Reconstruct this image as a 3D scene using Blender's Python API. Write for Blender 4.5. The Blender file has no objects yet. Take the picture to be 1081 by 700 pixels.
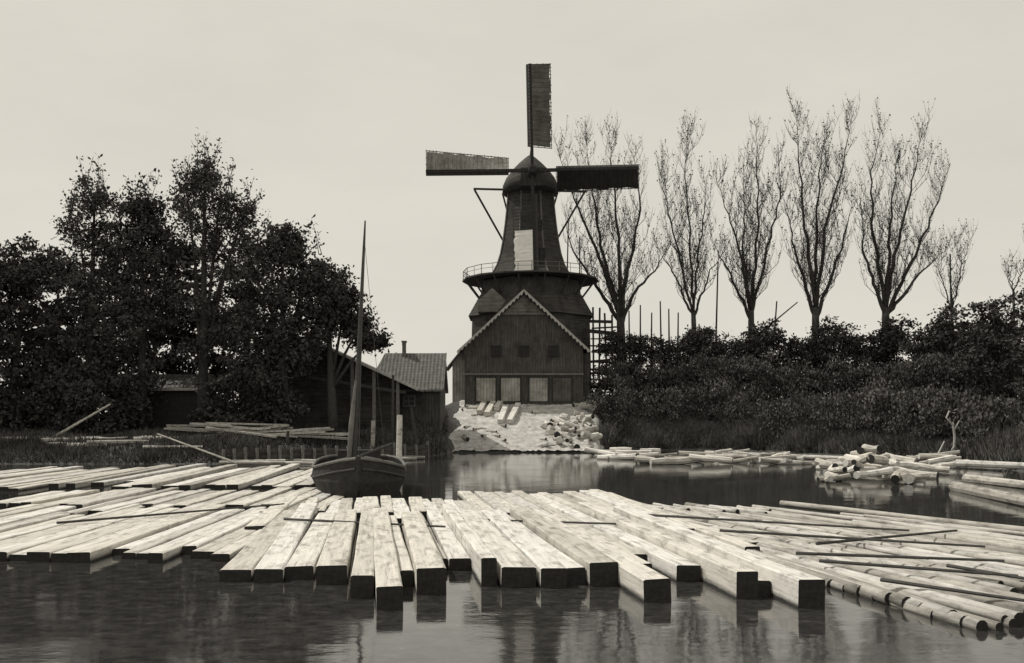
import bpy, math, random
import numpy as np
from mathutils import Vector, Matrix
random.seed(7); rng = np.random.default_rng(7)
S = bpy.context.scene; C = S.collection
F = 1000.; HC = 2.5; CX = 540.5; HY = 440.
def P(px, py, Y): return Vector(((px-CX)/F*Y, Y, HC-(py-HY)/F*Y))
def G(px, py, z=0.):
    Y = (HC-z)*F/(py-HY); return Vector(((px-CX)/F*Y, Y, z))
U = random.uniform
ONES = 'first second third fourth fifth sixth seventh eighth ninth tenth eleventh twelfth thirteenth fourteenth fifteenth sixteenth seventeenth eighteenth nineteenth twentieth'.split()
def nth(i):
    if i < 20: return ONES[i]
    tens = {2:'twenty', 3:'thirty', 4:'forty', 5:'fifty', 6:'sixty', 7:'seventy'}[(i+1)//10]
    u = (i+1) % 10
    return tens+'-'+ONES[u-1] if u else tens[:-1]+'ieth'

# ------------------------------------------------------------------ nodes / materials
def newmat(name):
    m = bpy.data.materials.new(name); m.use_nodes = True
    nt = m.node_tree; b = nt.nodes['Principled BSDF']
    return m, nt, b
def ramp(nt, fac, stops):
    r = nt.nodes.new('ShaderNodeValToRGB'); nt.links.new(fac, r.inputs[0])
    el = r.color_ramp.elements
    while len(el) < len(stops): el.new(0.5)
    for e, (p, c) in zip(el, stops):
        e.position = p; e.color = (*c, 1) if len(c) == 3 else c
    return r.outputs[0]
def g(v, w=.05): return (v*(1+w*.5), v, v*(1-w))   # warm grey
def mul(nt, a, b, f=1.):
    m = nt.nodes.new('ShaderNodeMix'); m.data_type = 'RGBA'; m.blend_type = 'MULTIPLY'
    m.inputs[0].default_value = f; nt.links.new(a, m.inputs[6]); nt.links.new(b, m.inputs[7]); return m.outputs[2]
def mixc(nt, f, a, b):
    m = nt.nodes.new('ShaderNodeMix'); m.data_type = 'RGBA'
    nt.links.new(f, m.inputs[0])
    for s, i in ((a, 6), (b, 7)):
        if isinstance(s, tuple): m.inputs[i].default_value = (*s, 1)
        else: nt.links.new(s, m.inputs[i])
    return m.outputs[2]
def coords(nt, scale, kind='Object'):
    t = nt.nodes.new('ShaderNodeTexCoord'); mp = nt.nodes.new('ShaderNodeMapping')
    nt.links.new(t.outputs[kind], mp.inputs[0]); mp.inputs['Scale'].default_value = scale
    return mp.outputs[0]
def noise(nt, vec, scale, detail=5., rough=.6):
    n = nt.nodes.new('ShaderNodeTexNoise'); n.inputs['Scale'].default_value = scale
    n.inputs['Detail'].default_value = detail; n.inputs['Roughness'].default_value = rough
    if vec is not None: nt.links.new(vec, n.inputs['Vector'])
    return n.outputs[0]
def bump(nt, b, h, strength, dist):
    n = nt.nodes.new('ShaderNodeBump'); n.inputs['Strength'].default_value = strength
    n.inputs['Distance'].default_value = dist; nt.links.new(h, n.inputs['Height']); nt.links.new(n.outputs[0], b.inputs['Normal'])
def diffuse(m, nt, b, col):
    d = nt.nodes.new('ShaderNodeBsdfDiffuse'); nt.links.new(col, d.inputs[0])
    nt.links.new(d.outputs[0], nt.nodes['Material Output'].inputs[0]); nt.nodes.remove(b)

def m_timber(name, lo, hi, stretch=(9, .5, 9), wet=.10, var=.5):
    m, nt, b = newmat(name)
    v = coords(nt, stretch)
    oi = nt.nodes.new('ShaderNodeObjectInfo')
    add = nt.nodes.new('ShaderNodeVectorMath'); add.operation = 'ADD'
    sc = nt.nodes.new('ShaderNodeVectorMath'); sc.operation = 'SCALE'; sc.inputs['Scale'].default_value = 50
    cmb = nt.nodes.new('ShaderNodeCombineXYZ')
    for i in range(3): nt.links.new(oi.outputs['Random'], cmb.inputs[i])
    nt.links.new(cmb.outputs[0], sc.inputs[0]); nt.links.new(v, add.inputs[0]); nt.links.new(sc.outputs[0], add.inputs[1])
    n = noise(nt, add.outputs[0], 1.6, 8, .72)
    c = ramp(nt, n, [(.3, g(lo*.5)), (.42, g((lo+hi)/2)), (.68, g(hi))])
    n2 = noise(nt, coords(nt, (2.5, 1.2, 2.5)), 1.3, 6, .7)
    st = ramp(nt, n2, [(.33, g(.3)), (.5, g(1., 0))])
    c = mul(nt, c, st, .8)
    rr = ramp(nt, oi.outputs['Random'], [(0, g(1-var)), (.4, g(.85)), (1, g(1., 0))])
    c = mul(nt, c, rr)
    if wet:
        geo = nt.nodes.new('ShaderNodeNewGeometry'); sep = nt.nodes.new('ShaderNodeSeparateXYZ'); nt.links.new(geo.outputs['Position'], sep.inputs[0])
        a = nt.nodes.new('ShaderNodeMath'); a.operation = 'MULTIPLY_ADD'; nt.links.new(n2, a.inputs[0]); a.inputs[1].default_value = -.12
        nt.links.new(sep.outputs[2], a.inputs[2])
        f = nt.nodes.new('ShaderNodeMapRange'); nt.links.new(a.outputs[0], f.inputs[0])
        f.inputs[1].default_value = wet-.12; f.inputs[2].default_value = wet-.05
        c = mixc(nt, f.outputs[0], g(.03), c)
    nt.links.new(c, b.inputs['Base Color']); b.inputs['Roughness'].default_value = .7
    b.inputs['Specular IOR Level'].default_value = .3
    bump(nt, b, n, .6, .02)
    return m
def m_plain(name, lo, hi, scale=3., rough=.85, detail=6., bmp=.3, stretch=(1, 1, 1), diff=False):
    m, nt, b = newmat(name)
    n = noise(nt, coords(nt, stretch), scale, 2 if diff else detail, .7)
    c = ramp(nt, n, [(.3, g(lo)), (.7, g(hi))])
    if diff: diffuse(m, nt, b, c); return m
    nt.links.new(c, b.inputs['Base Color'])
    b.inputs['Roughness'].default_value = rough; b.inputs['Specular IOR Level'].default_value = .2
    bump(nt, b, n, bmp, .04)
    return m
def m_boards(name, lo, hi, axis='X', per=.2, bmp=.6):
    m, nt, b = newmat(name)
    v = coords(nt, (1, 1, 1))
    w = nt.nodes.new('ShaderNodeTexWave'); w.bands_direction = axis; w.wave_profile = 'SAW'
    w.inputs['Scale'].default_value = .314/per; w.inputs['Distortion'].default_value = .15
    w.inputs['Detail'].default_value = 1; nt.links.new(v, w.inputs[0])
    st = (7, 7, .6) if axis == 'X' else (.6, .6, 7)
    n = noise(nt, coords(nt, st), 1.2, 6, .7)
    c = ramp(nt, n, [(.3, g(lo)), (.7, g(hi))])
    c = mul(nt, c, ramp(nt, w.outputs[1], [(0, g(.35)), (.14, g(.9)), (1, g(1., 0))]))
    n2 = noise(nt, v, .9, 7, .75)
    c = mul(nt, c, ramp(nt, n2, [(.3, g(.4)), (.62, g(1., 0))]))
    nt.links.new(c, b.inputs['Base Color']); b.inputs['Roughness'].default_value = .85; b.inputs['Specular IOR Level'].default_value = .2
    bump(nt, b, w.outputs[1], bmp, .05)
    return m
def m_leaf(name, lo, hi):
    m, nt, b = newmat(name)
    v = coords(nt, (1, 1, 1))
    n1 = noise(nt, v, .55, 2, .6); n2 = noise(nt, v, 5., 1, .5)
    mx = nt.nodes.new('ShaderNodeMath'); mx.operation = 'ADD'; nt.links.new(n1, mx.inputs[0]); nt.links.new(n2, mx.inputs[1])
    h = nt.nodes.new('ShaderNodeMath'); h.operation = 'MULTIPLY'; h.inputs[1].default_value = .5; nt.links.new(mx.outputs[0], h.inputs[0])
    c = ramp(nt, h.outputs[0], [(.38, g(lo)), (.62, g(hi))])
    diffuse(m, nt, b, c)
    return m
M = {}
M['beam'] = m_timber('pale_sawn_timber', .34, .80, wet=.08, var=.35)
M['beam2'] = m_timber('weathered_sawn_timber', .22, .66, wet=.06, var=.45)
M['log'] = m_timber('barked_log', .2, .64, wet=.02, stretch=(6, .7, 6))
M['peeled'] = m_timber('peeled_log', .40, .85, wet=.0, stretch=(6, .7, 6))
M['end'] = m_plain('dark_end_grain', .018, .045, 12)  # near-black colour for the ends of beams and logs
M['endpale'] = m_plain('cut_end_grain', .3, .6, 12)
M['darkwood'] = m_boards('tarred_vertical_boards', .05, .15, 'X', .22)
M['darkclap'] = m_boards('tarred_horizontal_boards', .05, .14, 'Z', .25)
M['towerm'] = m_boards('mill_thatch_boards', .04, .11, 'Z', .35)
M['paleclap'] = m_boards('pale_horizontal_boards', .14, .28, 'Z', .28)
M['door'] = m_boards('grey_door_boards', .3, .55, 'X', .25)
M['doord'] = m_boards('dark_grey_door_boards', .09, .16, 'X', .25)
M['paint'] = m_plain('pale_paint', .3, .5, 4)
M['trim'] = m_plain('grey_trim', .10, .2, 4)
M['black'] = m_plain('tarred_wood', .022, .05, 5)
M['spar'] = m_plain('spar_wood', .04, .08, 5)
M['bark'] = m_plain('dark_bark', .035, .08, 6, stretch=(3, 3, .5), diff=True)
M['twig'] = m_plain('twig_bark', .05, .09, 6, diff=True)
M['canvas_l'] = m_boards('pale_sail_canvas', .2, .4, 'X', .35, .2)
M['canvas_w'] = m_plain('white_sail_canvas', .75, .95, 2)
M['canvas_g'] = m_boards('grey_sail_canvas', .10, .2, 'Z', .4, .2)
M['canvas_d'] = m_boards('dark_sail_canvas', .015, .03, 'X', .4, .2)
M['leaf1'] = m_leaf('dark_foliage', .028, .095)
M['leaf2'] = m_leaf('mid_foliage', .04, .13)
M['leaf3'] = m_leaf('grey_scrub_foliage', .05, .15)
M['leaf4'] = m_leaf('autumn_leaf', .05, .10)
M['grassm'] = m_leaf('bank_grass', .04, .13)
M['reed'] = m_leaf('grey_reeds', .05, .18)
M['glass'] = m_plain('dark_window', .01, .02, 3, .2)
M['rope'] = m_plain('rope_fibre', .05, .08, 8)

m, nt, b = newmat('clay_pantiles')
v = coords(nt, (1, 1, 1))
w1 = nt.nodes.new('ShaderNodeTexWave'); w1.bands_direction = 'X'; w1.inputs['Scale'].default_value = 1.2; nt.links.new(v, w1.inputs[0])
w2 = nt.nodes.new('ShaderNodeTexWave'); w2.bands_direction = 'Z'; w2.wave_profile = 'SAW'; w2.inputs['Scale'].default_value = 1.6; nt.links.new(v, w2.inputs[0])
c = ramp(nt, noise(nt, v, 2.5, 6, .75), [(.3, g(.06)), (.7, g(.19))])
c = mul(nt, c, ramp(nt, w1.outputs[1], [(0, g(.55)), (.5, g(1., 0))])); c = mul(nt, c, ramp(nt, w2.outputs[1], [(0, g(.5)), (.25, g(1., 0))]))
nt.links.new(c, b.inputs['Base Color']); b.inputs['Roughness'].default_value = .85; bump(nt, b, w1.outputs[1], .6, .05)
M['tile'] = m
m, nt, b = newmat('bank_soil')
v = coords(nt, (1, 1, 1))
n = noise(nt, v, 1.2, 8, .75)
nt.links.new(ramp(nt, n, [(.32, g(.03)), (.55, g(.07)), (.75, g(.15))]), b.inputs['Base Color']); b.inputs['Roughness'].default_value = .95
bump(nt, b, n, .8, .15); M['soil'] = m
m, nt, b = newmat('sawdust_slope_sand')
v = coords(nt, (1, 1, 1))
n = noise(nt, v, 1.6, 9, .78)
nt.links.new(ramp(nt, n, [(.3, g(.1)), (.44, g(.38)), (.7, g(.72))]), b.inputs['Base Color']); b.inputs['Roughness'].default_value = .95
bump(nt, b, n, .9, .2); M['sand'] = m
# water
m, nt, b = newmat('river_water')
v = coords(nt, (1, 1, 1))
b.inputs['IOR'].default_value = 1.75
nS = noise(nt, coords(nt, (1, 1.3, 1)), 3.5, 8, .8)
nt.links.new(ramp(nt, nS, [(.42, g(.02)), (.6, g(.05)), (.70, g(.16))]), b.inputs['Base Color'])
nA = noise(nt, coords(nt, (.8, 1.5, 1)), 1.1, 3, .5); nB = noise(nt, coords(nt, (1, 1.5, 1)), 9., 3, .6)
ad = nt.nodes.new('ShaderNodeMath'); ad.operation = 'MULTIPLY_ADD'; nt.links.new(nB, ad.inputs[0]); ad.inputs[1].default_value = .12; nt.links.new(nA, ad.inputs[2])
bump(nt, b, ad.outputs[0], .2, .028)
nR = noise(nt, v, .35, 5, .6)
mr = nt.nodes.new('ShaderNodeMapRange'); nt.links.new(nR, mr.inputs[0]); mr.inputs[1].default_value = .4; mr.inputs[2].default_value = .7; mr.inputs[3].default_value = .02; mr.inputs[4].default_value = .12
nt.links.new(mr.outputs[0], b.inputs['Roughness'])
M['water'] = m

# ------------------------------------------------------------------ mesh builder
def wloc(o):
    v = Vector((0, 0, 0))
    while o: v += o.location; o = o.parent
    return v
class MB:
    def __init__(s): s.v = []; s.f = []; s.mi = []
    def add(s, vs, fs, mi=0):
        k = len(s.v); s.v.extend([tuple(p) for p in vs]); s.f.extend([tuple(i+k for i in f) for f in fs]); s.mi.extend([mi]*len(fs)); return s
    def box(s, x0, x1, y0, y1, z0, z1, mi=0):
        vs = [(x, y, z) for z in (z0, z1) for y in (y0, y1) for x in (x0, x1)]
        return s.add(vs, [(0, 2, 3, 1), (4, 5, 7, 6), (0, 1, 5, 4), (2, 6, 7, 3), (0, 4, 6, 2), (1, 3, 7, 5)], mi)
    def bar(s, p, q, w, h=None, up=Vector((0, 0, 1))):
        h = h or w; p = Vector(p); q = Vector(q); d = (q-p).normalized()
        if abs(d.dot(up)) > .98: up = Vector((0, 1, 0))
        a = d.cross(up).normalized(); bb = a.cross(d)
        vs = [e+a*(sx*w/2)+bb*(sz*h/2) for e in (p, q) for sx, sz in ((-1, -1), (1, -1), (1, 1), (-1, 1))]
        return s.add(vs, [(0, 1, 2, 3), (7, 6, 5, 4), (0, 4, 5, 1), (1, 5, 6, 2), (2, 6, 7, 3), (3, 7, 4, 0)])
    def tube(s, pts, rad, n=6, cap=True, mi=0, capmi=None, squash=1.):
        pts = [Vector(p) for p in pts]; k = len(pts); vs = []
        if not hasattr(rad, '__len__'): rad = [rad]*k
        d0 = (pts[-1]-pts[0]).normalized(); ref = Vector((0, 0, 1)) if abs(d0.z) < .9 else Vector((1, 0, 0))
        for i, p in enumerate(pts):
            d = (pts[min(i+1, k-1)]-pts[max(i-1, 0)]).normalized()
            a = d.cross(ref).normalized(); bb = a.cross(d)
            for j in range(n):
                t = 2*math.pi*j/n; vs.append(p+a*(math.cos(t)*rad[i])+bb*(math.sin(t)*rad[i]*squash))
        fs = [(i*n+j, i*n+(j+1) % n, (i+1)*n+(j+1) % n, (i+1)*n+j) for i in range(k-1) for j in range(n)]
        s.add(vs, fs, mi)
        if cap:
            o = len(s.v)-k*n; cm = mi if capmi is None else capmi
            s.f.append(tuple(o+j for j in reversed(range(n)))); s.f.append(tuple(o+(k-1)*n+j for j in range(n))); s.mi += [cm, cm]
        return s
    def loft(s, rings, cap=True, mi=0):
        n = len(rings[0]); vs = [p for r in rings for p in r]
        fs = [(i*n+j, i*n+(j+1) % n, (i+1)*n+(j+1) % n, (i+1)*n+j) for i in range(len(rings)-1) for j in range(n)]
        if cap: fs += [tuple(reversed(range(n))), tuple((len(rings)-1)*n+j for j in range(n))]
        return s.add(vs, fs, mi)
    def build(s, name, mats, parent=None, org=None, smooth=False):
        o0 = wloc(parent) if parent else Vector(org or (0, 0, 0))
        me = bpy.data.meshes.new(name)
        me.from_pydata([(a-o0.x, b_-o0.y, c_-o0.z) for a, b_, c_ in s.v], [], s.f)
        if not isinstance(mats, (list, tuple)): mats = [mats]
        for m_ in mats: me.materials.append(m_)
        if len(mats) > 1: me.polygons.foreach_set('material_index', s.mi)
        if smooth: me.polygons.foreach_set('use_smooth', [True]*len(me.polygons))
        o = bpy.data.objects.new(name, me); C.objects.link(o)
        if parent: o.parent = parent
        else: o.location = o0
        return o
def tag(o, label=None, cat=None, group=None, kind=None):
    if label: o['label'] = label
    if cat: o['category'] = cat
    if group: o['group'] = group
    if kind: o['kind'] = kind
    return o
def empty(name, loc, label, cat, group=None):
    o = bpy.data.objects.new(name, None); C.objects.link(o); o.location = loc; o.empty_display_size = .3
    return tag(o, label, cat, group)
def quads_obj(name, cen, size, mat, parent, org, up=0.):
    n = len(cen); u = rng.normal(size=(n, 3)); u[:, 2] += up*np.sign(u[:, 2]); u /= np.linalg.norm(u, axis=1)[:, None]
    w = rng.normal(size=(n, 3)); w = np.cross(u, w); w /= np.linalg.norm(w, axis=1)[:, None]
    sz = size*rng.uniform(.55, 1.35, n)[:, None]
    cen = cen-np.array(org)
    vs = np.stack([cen-u*sz*.75, cen+w*sz*.38, cen+u*sz*.75, cen-w*sz*.38], 1).reshape(-1, 3)
    me = bpy.data.meshes.new(name); me.vertices.add(n*4); me.vertices.foreach_set('co', vs.astype(np.float32).ravel())
    me.loops.add(n*4); me.loops.foreach_set('vertex_index', np.arange(n*4, dtype=np.int32))
    me.polygons.add(n); me.polygons.foreach_set('loop_start', np.arange(0, n*4, 4, dtype=np.int32))
    me.update(calc_edges=True); me.materials.append(mat)
    o = bpy.data.objects.new(name, me); C.objects.link(o)
    if parent: o.parent = parent
    return o

# ------------------------------------------------------------------ terrain
XS = [-2500, -700, 0, 230, 320, 440, 465, 480, 630, 648, 760, 870, 960, 1081, 1500, 3500]
YS = [22, 42, 50, 50, 52, 57, 62, 66, 66, 71, 71, 62, 54, 43, 31, 18]
H1 = [.8, 1, 1, 1, 1, 1.1, 1.1, 1.0, 1.0, 1.2, 1.2, 1., .7, .6, .6, .6]
H2 = [1.6, 1.6, 1.6, 1.6, 1.6, 2.4, 3.2, 3.7, 3.7, 3.6, 3.4, 3.2, 2.2, 1.6, 1.6, 1.6]
def ysh(px): return float(np.interp(px, XS, YS))
def tz(X, Y):
    px = X/Y*F+CX; off = Y-ysh(px)
    h1 = float(np.interp(px, XS, H1)); h2 = float(np.interp(px, XS, H2))
    return float(np.interp(off, [-25, -3, 0, 3, 11, 30, 2000], [-2.5, -.6, -.02, h1, h2, h2, h2]))
def T(px, Y): X = (px-CX)/F*Y; return Vector((X, Y, tz(X, Y)))
cols = np.concatenate([np.linspace(-2400, -100, 40), np.linspace(-80, 1180, 190), np.linspace(1200, 3400, 40)])
offs = [-25, -10, -3, -1.2, 0, .4, .9, 1.5, 2.2, 3, 4, 5.2, 6.5, 8, 9.5, 11, 13, 16, 20, 30, 60, 140, 400, 1500, 4000]
vs = []; fs = []
for px in cols:
    ys_ = ysh(px)
    for o_ in offs:
        Y = max(ys_+o_, 2); X = (px-CX)/F*Y
        z = tz(X, Y)
        if -2 < o_ < 30: z += (math.sin(X*1.7+Y)*.5+math.sin(X*.63-Y*.9)+U(-.6, .6))*.05*min(1, abs(o_)+.3)
        vs.append((X, Y, z))
n = len(offs)
for i in range(len(cols)-1):
    for j in range(n-1): fs.append((i*n+j, (i+1)*n+j, (i+1)*n+j+1, i*n+j+1))
gr = MB().add(vs, fs).build('ground', M['soil'], smooth=True); tag(gr, kind='structure')
wt = MB().add([(-900, -60, 0), (900, -60, 0), (900, 110, 0), (-900, 110, 0)], [(0, 1, 2, 3)]).build('water', M['water']); tag(wt, kind='structure')
vs = []; fs = []; nx, ny = 60, 36
for i in range(nx):
    for j in range(ny):
        v_ = j/(ny-1); off = .1+v_*11.5
        l = 472+10*v_+4*math.sin(v_*17); r = 636-6*v_+4*math.sin(v_*13+1)
        px = l+(r-l)*i/(nx-1); Y = ysh(px)+off
        X = (px-CX)/F*Y; e = min(i, nx-1-i, 3)/3
        vs.append((X, Y, tz(X, Y)-.12+.24*e+U(-.05, .07)))
for i in range(nx-1):
    for j in range(ny-1): fs.append((i*ny+j, (i+1)*ny+j, (i+1)*ny+j+1, i*ny+j+1))
tag(MB().add(vs, fs).build('slope', M['sand'], smooth=True), kind='structure')

# ------------------------------------------------------------------ rafts
def timber(x, y, th, L, w, zt, mat, label, group, cat='beam', name='squared_beam', roll=None):
    mb = MB(); rings = []; c = .014
    k = 7; zb = -.22
    for i in range(k):
        yy = L*i/(k-1); j = lambda a=.010: U(-a, a)
        x0, x1, z0, z1 = j(), w+j(), zb, zt+j(.012)
        rings.append([(x0+c, yy, z0), (x1-c, yy, z0), (x1, yy, z0+c), (x1, yy, z1-c), (x1-c-U(0, .02), yy, z1), (x0+c+U(0, .02), yy, z1), (x0, yy, z1-c), (x0, yy, z0+c)])
    mb.loft(rings, cap=False)
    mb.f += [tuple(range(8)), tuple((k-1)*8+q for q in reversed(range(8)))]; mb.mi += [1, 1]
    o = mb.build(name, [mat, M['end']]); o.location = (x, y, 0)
    o.rotation_euler = (U(-.003, .003), U(-.035, .035) if roll is None else roll, th)
    return tag(o, label, cat, group)
def rlog(x, y, th, L, r, zc, label, group, mat=None, endm=None, name='floating_log', pitch=0., cat='log'):
    mb = MB(); k = 6; taper = U(.5, .8)
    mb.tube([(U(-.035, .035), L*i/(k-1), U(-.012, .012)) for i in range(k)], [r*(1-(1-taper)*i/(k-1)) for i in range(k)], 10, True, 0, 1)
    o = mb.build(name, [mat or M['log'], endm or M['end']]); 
    for p in o.data.polygons:
        if len(p.vertices) == 4: p.use_smooth = True
    o.location = (x, y, zc); o.rotation_euler = (pitch, 0, th)
    return tag(o, label, cat, group)

D = Vector((-.1455, 1, 0)).normalized(); Nn = Vector((D.y, -D.x, 0)); TH = math.atan2(-D.x, D.y)
front = [(232,265,602,620),(268,299,600,622),(301,332,599,618),(334,367,598,626),(370,395,608,642),(397,426,619,655),(440,472,600,640),(474,497,590,608),(500,526,590,632),(529,567,598,630),(570,600,600,630),(622,655,594,630),(680,710,612,646),(714,741,596,622),(768,803,604,645),(843,873,612,655)]
row = []
for xl, xr, yt, yb in front:
    yb = yt+(yb-yt)*.7
    Y = 2500/(yb-440); X0 = (xl-CX)/F*Y; X1 = (xr-CX)/F*Y; zt = max(.15, 2.5-(yt-440)*Y/1000)
    s0 = Vector((X0, Y, 0)).dot(Nn); d0 = Vector((X0, Y, 0)).dot(D); row.append([s0, s0+(X1-X0)*.975, d0, zt])
row.sort(); allrow = []
for i, r_ in enumerate(row):
    if allrow and r_[0] < allrow[-1][1]+.015: r_[0] = allrow[-1][1]+.015; r_[1] = max(r_[1], r_[0]+.22)
    if allrow:
        gap = r_[0]-allrow[-1][1]
        if gap > .1:
            k = max(1, round(gap/.34)); a = allrow[-1][1]
            for q in range(k):
                allrow.append([a+gap*q/k+.012, a+gap*(q+1)/k-.012, max(r_[2], allrow[-1][2])+U(.1, 1.5), U(.14, .24), 0])
    allrow.append(r_+[1])
ends = []; fi = 0; bi = 0
for r_ in allrow:
    s0, s1, d0, zt, main = r_
    L = U(7.5, 11.5) if main else U(6.5, 10)
    p = Nn*s0+D*d0
    if main: lab = '%s thick squared beam from the left along the near edge of the raft' % nth(fi); fi += 1
    else: lab = '%s set-back squared beam from the left in the near row of the raft' % nth(bi); bi += 1
    timber(p.x, p.y, TH+U(-.012, .012), L, s1-s0, zt, M['beam'], lab, 'squared beams in the near row of the raft')
    ends.append((s0, d0+L))
es = [e[0] for e in ends]; ee = [e[1] for e in ends]
s = -2.7; k = 0
while s < 7.2:
    w = U(.22, .44)
    d0 = float(np.interp(s, es, ee)) if s < 5.6 else U(15, 19)
    d0 += U(.02, .25)
    if s < -2.1: d0 -= 4
    p = Nn*s+D*d0
    dmax = (27.4 if s < 2.2 else 30)+U(-.8, .2)
    L = (dmax-p.y)
    if L > 1.2:
        timber(p.x, p.y, TH+U(-.02, .02), L, w, U(.1, .24), random.choice([M['beam'], M['beam'], M['beam2']]), '%s squared beam from the left in the second row of the raft' % nth(k), 'squared beams in the second row of the raft'); k += 1
    s += w+U(.008, .03)
# left raft
DL = Vector((-.035, 1, 0)).normalized(); NL = Vector((DL.y, -DL.x, 0)); TL = math.atan2(-DL.x, DL.y)
a0 = G(-230, 590); a1 = G(233, 588)
s = a0.dot(NL); s1 = a1.dot(NL); k = 0; lend = []
while s < s1:
    w = U(.22, .42); d0 = 16.5+U(-.2, .45)+(.8 if random.random() < .1 else 0); L = U(5.5, 9.5)
    p = NL*s+DL*d0
    timber(p.x, p.y, TL+U(-.008, .008), L, w, U(.09, .18), random.choice([M['beam'], M['beam'], M['beam2']]), '%s squared beam from the left in the near row of the left raft' % nth(k), 'squared beams in the near row of the left raft'); k += 1
    lend.append((s, d0+L)); s += w+U(.008, .03)
k = 0; s = a0.dot(NL)-1.5; s1b = s1+.1
while s < s1b:
    w = U(.26, .46); d0 = float(np.interp(s, [e[0] for e in lend], [e[1] for e in lend]))+U(.02, .25)
    dm = U(30.6, 31.9); p = NL*s+DL*d0
    timber(p.x, p.y, TL+U(-.016, .016), dm-d0, w, U(.08, .18), random.choice([M['beam'], M['beam'], M['beam2']]), '%s squared beam from the left in the middle row of the left raft' % nth(k), 'squared beams in the middle row of the left raft'); k += 1
    s += w+U(.008, .035)
k = 0; s = -20.5
while s < -6.2:
    w = U(.3, .6)
    d0 = U(32.1, 33.2)+(U(1, 3) if random.random() < .2 else 0); L = min(U(9, 14.5), 47-d0); p = NL*s+DL*d0
    timber(p.x, p.y, TL+.02+U(-.025, .025), L, w, U(.1, .22), random.choice([M['beam'], M['beam2']]), '%s squared beam from the left in the far row of the left raft' % nth(k), 'squared beams in the far row of the left raft'); k += 1
    s += w+U(.03, .2)
# round logs on the right
starts = [(880+i*15.5, 620+i*4.6) for i in range(11)]
nb = 36
for i in range(nb):
    t = i/(nb-1); starts.append((1056+t*215, 664-t*80+U(-5, 5)))
k2 = 0
for i, (x, y) in enumerate(starts):
    t = i/(len(starts)-1); p = G(x, y); dx = -.16-.38*t**1.1+U(-.018, .018)
    th = math.atan2(-dx, 1); L = U(7, 12.5)
    if x > 1100: p += Vector((math.sin(-th), math.cos(th), 0))*U(-.5, 1.2)
    r = U(.055, .10)
    rlog(p.x, p.y, th, L, r, r*.4+U(-.01, .05), '%s round log from the left in the log raft at right' % nth(i), 'round logs floating at the right of the raft')
    if t < .85:
        d = Vector((-math.sin(th), math.cos(th), 0)); q = p+d*(L+U(.0, .3)); L2 = (29.2-4.4*t-q.y)/d.y
        if L2 > 1.2: rlog(q.x, q.y, th+U(-.02, .02), L2, U(.06, .10), U(.03, .08), '%s round log from the left in the far row of the log raft' % nth(k2), 'round logs in the far row at right'); k2 += 1
def pole(name, p, q, r0, r1, mat, label, cat='pole', group=None, n=6, sag=0.):
    p = Vector(p); q = Vector(q); mb = MB()
    pts = [p.lerp(q, i/5)+Vector((0, 0, -sag*4*(i/5)*(1-i/5))) for i in range(6)]
    mb.tube([a-p for a in pts], [r0+(r1-r0)*i/5 for i in range(6)], n)
    o = mb.build(name, mat, smooth=False); o.location = p
    return tag(o, label, cat, group)
cross = [(300,548,470,556,.27,'second row beams left of centre'),(478,548,650,553,.27,'beams behind the raft centre'),(640,541,960,560,.24,'logs along the far right edge of the raft'),(862,574,1010,560,.22,'round logs right of centre'),(1000,597,1090,612,.22,'log ends at the right edge'),(60,552,300,532,.22,'middle row of the left raft'),(865,592,1075,608,.22,'near round logs at right'),(760,560,1040,577,.22,'middle of the round log raft'),(840,584,1060,592,.22,'round logs just below the middle of the log raft'),(930,612,1081,634,.2,'nearest round log ends at right')]
for i, (x0, y0, x1, y1, z, w) in enumerate(cross):
    pole('binding_pole', G(x0, y0, z), G(x1, y1, z), .03, .022, M['spar'], 'thin dark pole laid across the '+w, 'pole', 'thin poles binding the rafts')

# ------------------------------------------------------------------ windmill
MX = (560-CX)/F*84; MY = 84.; GZ = 3.7
def zz(py, Y): return HC-(py-HY)/F*Y
mill = empty('windmill', (MX, MY, GZ), 'tall dark smock windmill with four sails and balcony above the timber slope', 'windmill')
def oct_(r, z, ry=None, n=8, cx=MX, cy=MY, rot=math.pi/8):
    ry = ry or r
    return [(cx+r*math.cos(rot+2*math.pi*i/n), cy+ry*math.sin(rot+2*math.pi*i/n), z) for i in range(n)]
mb = MB(); mb.loft([oct_(5.7, 3.3), oct_(5.5, 11.2)]); mb.build('lower_body', M['darkclap'], mill)
mb = MB(); mb.loft([oct_(5.85, 11.2), oct_(4.75, 13.1)]); mb.build('skirt_roof', M['towerm'], mill)
mb = MB(); mb.loft([oct_(4.7, 13.1), oct_(4.5, 14.35)]); mb.build('upper_body', M['darkwood'], mill)
gxx = MX-3.3; mb = MB()
a = [(gxx-1.2, 79.3, 11.3), (gxx+1.2, 79.3, 11.3), (gxx+1.2, 79.3, 12.2), (gxx, 79.3, 13.3), (gxx-1.2, 79.3, 12.2)]; b_ = [(x, 82.5, z) for x, _, z in a]
mb.add(a+b_, [(0, 1, 2, 3, 4), (9, 8, 7, 6, 5), (0, 5, 6, 1), (1, 6, 7, 2), (2, 7, 8, 3), (3, 8, 9, 4), (4, 9, 5, 0)]); mb.build('dormer', M['paleclap'], mill)
prof = [(14.6, 4.1), (15.1, 3.55), (15.8, 3.15), (16.8, 2.82), (18, 2.58), (19.4, 2.38), (20.8, 2.22), (22.3, 2.1)]
mb = MB(); mb.loft([oct_(r, z) for z, r in prof]); tower = mb.build('tower', M['towerm'], mill)
for i in range(8):
    a = math.pi/8+2*math.pi*i/8
    mb = MB(); mb.tube([(MX+(r0+.03)*math.cos(a), MY+(r0+.03)*math.sin(a), z0) for z0, r0 in prof], .07, 4)
    mb.build('corner_board', M['trim'], tower)
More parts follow.
